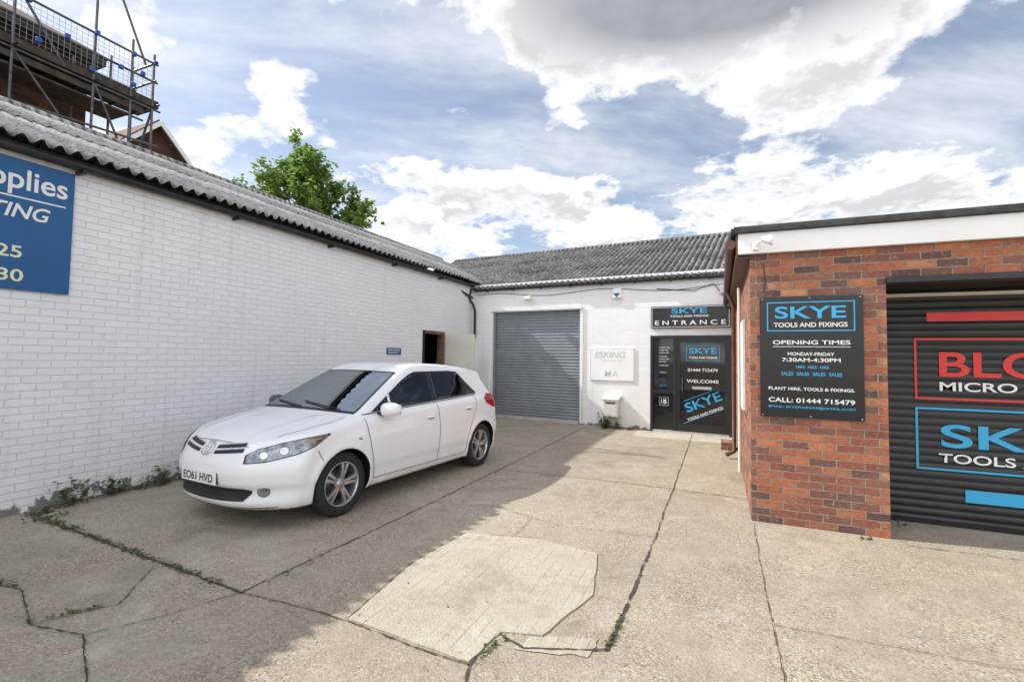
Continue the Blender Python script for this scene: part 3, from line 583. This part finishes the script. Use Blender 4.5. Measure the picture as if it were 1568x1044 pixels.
while len(nm.materials)<2: nm.materials.append(M_cblk)
nm.materials[0]=M_car; nm.materials[1]=M_cblk
def L(*pts): return lambda u: float(np.interp(u,[p[0] for p in pts],[p[1] for p in pts]))
def halfw_(x):
    z=1.1
    for _ in range(30):
        w=float(Wd(x,z)); z=.6*z+.4*(float(Tc(x+.17*w*w))-.045*w*w)
    return float(Wd(x,z)),z
_hx=np.linspace(-2,1.6,200); _hv=np.array([halfw_(x) for x in _hx])
def halfw(x): return float(np.interp(x,_hx,_hv[:,0])),float(np.interp(x,_hx,_hv[:,1]))
def zc(x): return halfw(x)[1]
zt=lambda x: min(zc(x)-.08,1.40)
zb=L((-1.75,1.10),(-1.3,1.065),(.95,.975))
topz=lambda x: max(zb(x)+.002, min(zt(x), 1.085+(x+1.34)*.85))
INS=.02
plo=lambda x:zb(x)+INS; phi_=lambda x:max(plo(x)+.001,topz(x)-INS)
PANES=((-1.20,-.38),(-.28,.47),(.52,.79))
def inpane(x,z,e): return any(a+e<x<b-e for a,b in PANES) and plo(x)+e<z<phi_(x)-e
WS=(.28,1.05,.085)
def inws(xx,y,e): return WS[0]+e<xx<WS[1]-e and abs(y)<halfw(xx-.05)[0]-WS[2]-e
bm=bmesh.new(); bm.from_mesh(nm); kill=[]
for p in bm.faces:
    c=p.calc_center_median(); p.material_index=0
    for ax,az in AX:
        if math.hypot(c.x-ax,c.z-az)<RA+.0008 and abs(c.y)>.55: p.material_index=1; p.smooth=False
    if c.z<.2 and abs(p.normal.z)>.8: p.material_index=1
    if c.z>.95:
        if abs(p.normal.y)>.6 and inpane(c.x,c.z,.004): kill.append(p)
        elif p.normal.z>.3 and abs(p.normal.y)<.6 and c.x>.0 and inws(c.x+.17*c.y**2,c.y,.006): kill.append(p)
bmesh.ops.delete(bm,geom=kill,context='FACES'); bm.to_mesh(nm); bm.free()
def offs(P,d):
    e=1e-3; x,y,z=P[:,0],P[:,1],P[:,2]
    g=np.stack([Fi(x+e,y,z)-Fi(x-e,y,z),Fi(x,y+e,z)-Fi(x,y-e,z),Fi(x,y,z+e)-Fi(x,y,z-e)],1); g/=np.linalg.norm(g,axis=1)[:,None]+1e-9
    return P+g*d
def p_side(x,z,sg):
    x=np.asarray(x,float);z=np.asarray(z,float); o=np.stack([x,0*x,z],1); d=np.stack([0*x,0*x+sg,0*x],1); return root(o,d,1.3)
def p_top(x,y):
    x=np.asarray(x,float);y=np.asarray(y,float); o=np.stack([x,y,0*x+.5],1); d=np.stack([0*x,0*x,0*x+1],1); return root(o,d,1.3)
def p_cyl(a,z,x0=1.0,fwd=1):
    a=np.radians(np.asarray(a,float));z=np.asarray(z,float); o=np.stack([0*a+x0,0*a,z],1); d=np.stack([fwd*np.cos(a),np.sin(a),0*a],1); return root(o,d,1.5)
def grid(name,fn,lo,hi,u0,u1,nu,nv,mat,d=.004,skip=None):
    us=np.linspace(u0,u1,nu); A=[];B=[]
    for u in us:
        for t in np.linspace(0,1,nv): A.append(u); B.append(lo(u)+(hi(u)-lo(u))*t)
    P=offs(fn(A,B),d); F=[]
    for i in range(nu-1):
        for j in range(nv-1):
            k=i*nv+j
            if skip and skip((A[k]+A[k+nv])/2,(B[k]+B[k+1]+B[k+nv]+B[k+nv+1])/4): continue
            F.append((k,k+1,k+nv+1,k+nv))
    return mesh(name,P,F,mat,CAR,True)
def line(name,fn,pts,w,mat,d=.004):
    pts=np.array(pts,float); Q=[]
    for a,b in zip(pts[:-1],pts[1:]):
        n=max(2,int(np.linalg.norm(b-a)/.03) if np.abs(pts).max()<5 else 14)
        Q+= [a+(b-a)*i/n for i in range(n)]
    Q.append(pts[-1]); Q=np.array(Q); c=offs(fn(Q[:,0],Q[:,1]),d); nn=offs(c,.01)-c
    t=np.gradient(c,axis=0); s=np.cross(t,nn); s/=np.linalg.norm(s,axis=1)[:,None]+1e-9
    V=np.concatenate([c+s*w,c-s*w]); n=len(c); F=[(i,i+1,n+i+1,n+i) for i in range(n-1)]
    return mesh(name,V,F,mat,CAR,True)
def wscreen(name,mg,xa,xb,mat,d,nu=24,nv=33,skip=False):
    X=[];Y=[];XX=[]
    for i in range(nu):
        for j in range(nv):
            s=-1+2*j/(nv-1); x=xa+(xb-xa)*i/(nu-1)
            w=halfw(x-.05)[0]-mg; y=s*w; X.append(x-.17*y*y); Y.append(y); XX.append(x)
    P=offs(p_top(X,Y),d); F=[]
    for i in range(nu-1):
        for j in range(nv-1):
            k=i*nv+j
            if skip and inws((XX[k]+XX[k+nv])/2,(Y[k]+Y[k+1]+Y[k+nv]+Y[k+nv+1])/4,.0): continue
            F.append((k,k+1,k+nv+1,k+nv))
    mesh(name,P,F,mat,CAR,True)
wscreen('windscreen_surround',.062,.24,1.10,M_cblk,.003,86,130,True); wscreen('windscreen_glass',.080,.275,1.055,M_glassF,.006)
grid('rear_glass',lambda a,z:p_cyl(a,z,-1.0,-1),L((-32,1.06),(0,1.04),(32,1.06)),L((-32,1.26),(0,1.30),(32,1.26)),-32,32,30,10,M_cgl)
for sg,nmn in ((1,'l'),(-1,'r')):
    fs=lambda x,z,sg=sg:p_side(x,z,sg)
    grid('window_surround_'+nmn,fs,zb,topz,-1.34,.86,220,40,M_cblk,.003,lambda x,z:inpane(x,z,.0))
    e=.006; lo=lambda x:zb(x)+INS-e; hi=lambda x:max(lo(x)+.001,topz(x)-INS+e)
    for k,(a,b) in enumerate(PANES): grid('side_glass_%s%d'%(nmn,k),fs,lo,hi,a-e,b+e,30,10,M_glassS,.006)
    grid('quarter_pillar_'+nmn,fs,zb,lambda x:topz(x),.475,.512,4,8,M_car,.008)
    line('door_gap_front_'+nmn,fs,[(.93,.93),(.90,.75),(.84,.5),(.80,.30)],.0035,M_seam); line('door_gap_mid_'+nmn,fs,[(-.33,1.0),(-.34,.6),(-.33,.28)],.0035,M_seam)
    line('door_gap_rear_'+nmn,fs,[(-1.25,1.10),(-1.24,.90),(-1.10,.70),(-.99,.48),(-.97,.28)],.0035,M_seam); line('sill_gap_'+nmn,fs,[(.80,.29),(-.97,.275)],.0035,M_seam)
    line('bumper_gap_'+nmn,fs,[(1.55,.70),(1.50,.60)],.003,M_seam); line('rear_bumper_gap_'+nmn,fs,[(-1.72,.62),(-1.90,.66)],.003,M_seam)
    line('belt_trim_'+nmn,fs,[(.93,.965),(-1.3,1.05)],.005,M_cblk,.006)
    line('side_repeater_'+nmn,fs,[(1.0,.74),(1.05,.74)],.010,M_lampb,.004)
    for hx,hz in ((-.17,.845),(-1.03,.885)):
        c=p_side([hx],[hz],sg)[0]
        bm=bmesh.new(); bmesh.ops.create_uvsphere(bm,u_segments=20,v_segments=12,radius=1)
        for v in bm.verts: v.co=Vector((v.co.x*.10+c[0],(abs(v.co.y)**.8*(1 if v.co.y>0 else -1))*.024+c[1]+sg*.012,v.co.z*.016+c[2]))
        me=D.meshes.new('h'); bm.to_mesh(me); bm.free(); me.materials.append(M_car)
        for p in me.polygons: p.use_smooth=True
        o=D.objects.new('door_handle_'+nmn,me); col.objects.link(o); o.parent=CAR
        grid('handle_cup_'+nmn,fs,L((-9,hz-.028),(9,hz-.028)),L((-9,hz+.0),(9,hz+.0)),hx-.05,hx+.05,6,4,M_seam,.002)
    bm=bmesh.new(); bmesh.ops.create_uvsphere(bm,u_segments=28,v_segments=18,radius=1)
    for v in bm.verts:
        x,y,z=v.co; x=np.sign(x)*abs(x)**.8; yy=np.sign(y)*abs(y)**.8; z=np.sign(z)*abs(z)**.8
        v.co=Vector((.66+(x*.055 if x<0 else x*.095)-.02*y, sg*(.955+yy*.112), 1.01+z*(.075-.014*y)))
    me=D.meshes.new('m'); bm.to_mesh(me); bm.free(); me.materials.append(M_car)
    for p in me.polygons: p.use_smooth=True
    o=D.objects.new('mirror_housing_'+nmn,me); col.objects.link(o); o.parent=CAR
    box('mirror_stalk_'+nmn,.62,.72,min(sg*.78,sg*.90),max(sg*.78,sg*.90),.950,.980,M_cblk,CAR,.008)
    box('mirror_glass_'+nmn,.598,.606,min(sg*.87,sg*1.04),max(sg*.87,sg*1.04),.955,1.06,M_chrome,CAR,.004)
    A=lambda *p: L(*[(sg*a,b) for a,b in (p if sg>0 else p[::-1])])
    f0,f1=(25,65) if sg>0 else (-65,-25)
    grid('headlamp_surround_'+nmn,p_cyl,A((25,.618),(34,.630),(48,.685),(56,.742),(65,.832)),A((25,.69),(30,.742),(40,.788),(52,.826),(65,.842)),f0,f1,40,10,M_cblk,.003)
    g0,g1=(26,63) if sg>0 else (-63,-26)
    zl_=A((26,.626),(34,.638),(48,.694),(56,.751),(63,.815)); zh_=A((26,.69),(30,.735),(40,.781),(52,.818),(63,.832))
    grid('headlamp_reflector_'+nmn,p_cyl,zl_,zh_,g0,g1,40,12,M_lampb,.005)
    grid('headlamp_cover_'+nmn,p_cyl,zl_,zh_,g0,g1,40,12,M_lens,.014)
    for aa,zz,rr in ((33.5,.688,.033),(42,.722,.038)):
        c=offs(p_cyl([sg*aa],[zz]),.004)[0]; nn=offs(np.array([c]),.01)[0]-c; nn=Vector(nn).normalized()
        for r_,mt,dd in ((rr*1.12,M_seam,.003),(rr,M_chrome,.006)):
            q=nn.to_track_quat('Z','Y'); V=[Vector(c)+nn*dd+q@Vector((r_*math.cos(t),r_*.9*math.sin(t),0)) for t in np.linspace(0,2*math.pi,25)[:-1]]
            mesh('headlamp_bulb_'+nmn,V,[tuple(range(24))],mt,CAR)
    grid('indicator_'+nmn,p_cyl,A((51,.780),(59,.803)),A((51,.80),(59,.818)),*((51,59) if sg>0 else (-59,-51)),8,3,M_amber,.008)
    for z0,z1 in ((.668,.694),(.712,.738)):
        h0,h1=(6,23.5) if sg>0 else (-23.5,-6)
        k=.0018
        grid('grille_slot_'+nmn,p_cyl,lambda u,z0=z0:z0+abs(u)*k,lambda u,z1=z1:z1+abs(u)*k,h0,h1,20,3,M_cblk,.004)
        grid('grille_chrome_'+nmn,p_cyl,lambda u,z1=z1:z1+abs(u)*k,lambda u,z1=z1:z1+.006+abs(u)*k,h0,h1,20,2,M_chrome,.007)
    c=offs(p_cyl([sg*34],[.375]),.003)[0]; nn=Vector(offs(np.array([c]),.01)[0]-c).normalized(); q=nn.to_track_quat('Z','Y')
    for r_,mt,dd in ((.054,M_seam,.004),(.046,M_chrome,.006),(.040,M_lampb,.008)):
        mesh('fog_lamp_'+nmn,[Vector(c)+nn*dd+q@Vector((r_*math.cos(t),r_*math.sin(t),0)) for t in np.linspace(0,2*math.pi,29)[:-1]],[tuple(range(28))],mt,CAR)
    line('bonnet_gap_'+nmn,p_top,[(1.12,sg*.74),(1.35,sg*.73),(1.6,sg*.66),(1.78,sg*.58)],.003,M_seam)
    r0,r1=(38,60) if sg>0 else (-60,-38)
    grid('tail_lamp_'+nmn,lambda a,z:p_cyl(a,z,-1.0,-1),A((38,.82),(50,.84),(60,.93)),A((38,1.02),(50,1.05),(60,.99)),r0,r1,16,8,M_red,.005)
line('bonnet_front_gap',p_cyl,[(-25,.755),(-12,.775),(0,.78),(12,.775),(25,.755)],.003,M_seam)
grid('lower_intake',p_cyl,L((-29,.36),(-25,.285),(0,.275),(25,.285),(29,.36)),L((-29,.385),(-25,.400),(0,.408),(25,.400),(29,.385)),-29,29,60,12,M_cblk,.004)
for z in (.31,.335,.36): line('intake_slat',p_cyl,[(-24,z),(0,z-.004),(24,z)],.004,M_seam,.010)
line('chin_spoiler',p_cyl,[(-40,.225),(0,.215),(40,.225)],.006,M_cblk,.004)
def ell(cx,cz,rx,rz,n=28):
    t=np.linspace(0,2*np.pi,n+1)[:-1]; y=cx+rx*np.cos(t); z=cz+rz*np.sin(t); P=offs(p_cyl(np.degrees(np.arctan2(y,1.08)),z),.012); return [tuple(p) for p in P]
tube('badge_outer',ell(0,.715,.075,.052),.007,M_chrome,CAR,True); tube('badge_inner',ell(0,.722,.024,.042),.005,M_chrome,CAR,True); tube('badge_top',ell(0,.738,.052,.020),.005,M_chrome,CAR,True)
pxn=float(p_cyl([0],[.46])[0][0])+.022
box('number_plate',pxn-.012,pxn,-.26,.26,.425,.535,M_plate,CAR,.004)
box('plate_holder',pxn-.05,pxn-.013,-.25,.25,.43,.53,M_cblk,CAR,.004)
Bm=Matrix.Translation((pxn+.002,0,.48))@Matrix.Rotation(R(90),4,'Z')@Matrix.Rotation(R(90),4,'X')
text('plate_text','EO61 HVD',-.225,.225,-.036,.036,0,M_black,CAR,Bm,.016)
for y0,y1 in ((.55,-.05),(-.0,-.58)):
    yy=np.linspace(y0,y1,14); xx=1.06-.17*yy**2-.10*np.linspace(0,1,14); P=offs(p_top(xx,yy),.018); tube('wiper',[tuple(p) for p in P],.007,M_cblk,CAR)
tube('aerial',[(-1.35,0,1.44),(-1.5,0,1.62)],.004,M_cblk,CAR)
# cabin
box('cabin_floor',-1.6,.95,-.72,.72,.34,.40,M_int2,CAR)
box('dashboard',.55,.93,-.66,.66,.70,.92,M_int2,CAR,.05)
box('instrument_hood',.50,.66,-.52,-.24,.88,.965,M_int2,CAR,.03)
def seat(nm,x,y,w,rec=.14):
    box(nm+'_base',x-.02,x+.48,y-w/2,y+w/2,.45,.62,M_int,CAR,.05)
    o=box(nm+'_back',-.06,.07,-w/2,w/2,0,.62,M_int,CAR,.05); o.location=(x,y,.55); o.rotation_euler=(0,-rec,0)
    for dy in ([0] if w<.7 else [-.4,0,.4]):
        o=box(nm+'_headrest',-.04,.05,-.13,.13,.66,.83,M_int,CAR,.035); o.location=(x,y+dy,.55); o.rotation_euler=(0,-rec,0)
seat('seat_driver',-.15,-.36,.48); seat('seat_passenger',-.15,.36,.48); seat('rear_bench',-1.0,0,1.22)
st=[]
for t in np.linspace(0,2*math.pi,25)[:-1]: st.append((.42+.07*math.sin(t),-.37+.18*math.cos(t),.93+.165*math.sin(t)))
tube('steering_wheel',st,.014,M_int2,CAR,True); tube('steering_spoke',[(.42,-.54,.93),(.42,-.20,.93)],.018,M_int2,CAR); box('rear_view_mirror',.36,.39,-.11,.11,1.27,1.33,M_int2,CAR,.01)
# wheels
def lathe(name,prof,mat,parent,cx,cy,cz,sg,n=56,smooth=True):
    V=[];F=[]
    for r,y in prof:
        for j in range(n): t=2*math.pi*j/n; V.append((cx+r*math.cos(t),cy+sg*y,cz+r*math.sin(t)))
    for i in range(len(prof)-1):
        for j in range(n): F.append((i*n+j,i*n+(j+1)%n,(i+1)*n+(j+1)%n,(i+1)*n+j))
    return mesh(name,V,F,mat,parent,smooth)
for ax,az in AX:
    for sg in (1,-1):
        cy=sg*.74
        lathe('tyre',[(.215,-.10),(.27,-.105),(.305,-.095),(.316,-.07),(.317,0),(.316,.07),(.306,.095),(.28,.108),(.25,.110),(.222,.102),(.216,.09)],M_tyre,CAR,ax,cy,.317,sg)
        lathe('rim_barrel',[(.218,.098),(.212,.102),(.206,.095),(.198,.07),(.19,-.05),(.19,-.09)],M_alloy,CAR,ax,cy,.317,sg)
        lathe('brake_disc',[(.0,-.0),(.14,0),(.14,-.02)],M_steel,CAR,ax,cy,.317,sg); lathe('wheel_back',[(.0,-.03),(.20,-.03)],M_dark,CAR,ax,cy,.317,sg)
        lathe('hub',[(.0,.083),(.028,.083),(.034,.078),(.06,.072),(.065,.05)],M_alloy,CAR,ax,cy,.317,sg,24)
        V=[];F=[]
        for k in range(5):
            for s2 in (-1,1):
                a0=2*math.pi*k/5+math.pi/2+.2
                ring=[]
                for (r_,da,hw,yy) in ((.045,s2*.25,.019,.074),(.10,s2*.16,.017,.088),(.16,s2*.15,.018,.092),(.206,s2*.17,.022,.090)):
                    c=a0+da; ux,uz=math.cos(c),math.sin(c); tx,tz=-uz,ux
                    kk=len(V)
                    for (h_,yo) in ((-hw,-.03),(-hw*.8,0),(hw*.8,0),(hw,-.03)): V.append((ax+ux*r_+tx*h_,cy+sg*(yy+yo),.317+uz*r_+tz*h_))
                    ring.append(kk)
                for i in range(3):
                    for j in range(3): F.append((ring[i]+j,ring[i]+j+1,ring[i+1]+j+1,ring[i+1]+j))
        mesh('spokes',V,F,M_alloy,CAR)
# ---------------------------------------------------------------- world
w=D.worlds.new('World'); scene.world=w; w.use_nodes=True; nt=w.node_tree; nt.nodes.clear(); b=NB(tree=nt)
sun_dir=Vector((-1,-.15,.925)).normalized(); el=math.asin(sun_dir.z); az=math.atan2(sun_dir.x,sun_dir.y)
sky=b.n('ShaderNodeTexSky'); sky.sky_type='NISHITA'; sky.sun_disc=False; sky.sun_elevation=el; sky.sun_rotation=az%(2*math.pi); sky.air_density=1.; sky.dust_density=1.0; sky.ozone_density=1.5
bg1=b.n('ShaderNodeBackground'); b.put(bg1.inputs[0],sky.outputs[0]); bg1.inputs[1].default_value=.15
dv=b.n('ShaderNodeTexCoord').outputs['Generated']; s=b.sep(dv)
AZ=b.m_('ARCTAN2',s[0],s[1]); EL=b.m_('ARCSINE',s[2])
den=b.m_('ADD',b.m_('MAXIMUM',s[2],0.),.22)
px_=b.m_('DIVIDE',s[0],den); py_=b.m_('DIVIDE',s[1],den)
p1=b.comb(px_,py_,3.7)
p2=b.comb(b.m_('MULTIPLY',px_,.95),b.m_('MULTIPLY',py_,.95),3.7)
def blob(a,e,wa,we,wt):
    da=b.m_('DIVIDE',b.m_('SUBTRACT',AZ,R(a)),R(wa)); de=b.m_('DIVIDE',b.m_('SUBTRACT',EL,R(e)),R(we))
    q=b.m_('ADD',b.m_('MULTIPLY',da,da),b.m_('MULTIPLY',de,de)); return b.m_('MULTIPLY',b.m_('EXPONENT',b.m_('MULTIPLY',q,-1.)),wt)
def total(l):
    t=l[0]
    for x in l[1:]: t=b.m_('ADD',t,x)
    return t
blobs=total([blob(-1,37.5,24,6.2,.38),blob(-20,33,7,4,.12),blob(9,25,6.5,3.5,.17),blob(15,29.5,5,4,.14),blob(-34,15.5,9,4.5,.16),blob(-15,16.5,13,3.4,.20),blob(6,15.5,12,3.8,.21),blob(21,13,9,4,.18),blob(-51,27.5,4,3,.15),blob(-47,21,10,4.5,.15),blob(-62,27,7,6,.12),blob(-29,27.5,4,1.8,.14),
   blob(-36,33,8,6,-.11),blob(-7,24.5,6,2.8,-.10),blob(21,22,6,4,-.10),blob(-30,22,5,2.5,-.04)])
n1=b.noise(p1,2.9,9,.6,.08); n2=b.noise(p2,2.9,7,.6,.08); n3=b.noise(p1,7.5,4,.55)
back=b.rng(s[1],.1,-.5,0.,.10)  # extra cloud cover behind the camera, added to raise ambient light
d0=b.m_('ADD',b.m_('ADD',n1,blobs),back)
d1=b.m_('ADD',d0,b.m_('MULTIPLY',b.m_('SUBTRACT',n3,.5),.24))
alpha=b.rng(d1,.53,.655,smooth=True)
pc=b.comb(b.m_('ADD',b.m_('MULTIPLY',px_,.7),b.m_('MULTIPLY',py_,.4)),b.m_('SUBTRACT',b.m_('MULTIPLY',py_,1.4),b.m_('MULTIPLY',px_,.9)),1.)
ci=b.rng(b.noise(pc,1.8,7,.6,.15),.38,.76,.13,.74,smooth=True)
alpha=b.m_('MAXIMUM',alpha,ci)
lit=b.rng(b.m_('SUBTRACT',n1,n2),-.045,.045)
thick=b.rng(d1,.60,.84)
dk=b.m_('MULTIPLY',blob(2,37.5,25,6.5,1.7),b.rng(d1,.60,.74),clamp=True)
shade=b.m_('MULTIPLY',b.m_('MULTIPLY',b.m_('SUBTRACT',1.,lit),b.rng(thick,0.,.5)),.55)
dark=b.m_('MAXIMUM',dk,shade,clamp=True)
cc=b.mix(dark,(1.15,1.15,1.16),b.mix(b.rng(n1,.35,.65),(.28,.31,.35),(.46,.48,.52)))
bg2=b.n('ShaderNodeBackground'); b.put(bg2.inputs[0],cc); b.put(bg2.inputs[1],b.rng(s[1],-.4,.2,2.2,1.0))  # unseen clouds behind the camera made brighter to lift the ambient light
mx=b.n('ShaderNodeMixShader'); b.put(mx.inputs[0],alpha); nt.links.new(bg1.outputs[0],mx.inputs[1]); nt.links.new(bg2.outputs[0],mx.inputs[2])
out=b.n('ShaderNodeOutputWorld'); nt.links.new(mx.outputs[0],out.inputs[0])
# sun
sl_=D.lights.new('sun','SUN'); sl_.energy=5.0; sl_.angle=R(.5); sl_.color=(1,.95,.86); so=D.objects.new('sun',sl_); col.objects.link(so); so.rotation_euler=(-sun_dir).to_track_quat('-Z','Y').to_euler(); so.location=(-10,0,20)
# camera
cam=D.cameras.new('camera'); co=D.objects.new('camera',cam); col.objects.link(co); scene.camera=co
cam.lens=17; cam.sensor_width=36; cam.clip_end=2000; cam.clip_start=.05; cam.shift_y=-.0055
yaw=R(23.35); pit=R(2.6)
f=Vector((-math.sin(yaw)*math.cos(pit),math.cos(yaw)*math.cos(pit),math.sin(pit)))
co.matrix_world=Matrix.Translation((0,0,1.6))@(f.to_track_quat('-Z','Y').to_matrix().to_4x4())@Matrix.Rotation(.0154,4,'Z')
scene.view_settings.view_transform='Standard'; scene.view_settings.look='None'; scene.view_settings.exposure=0
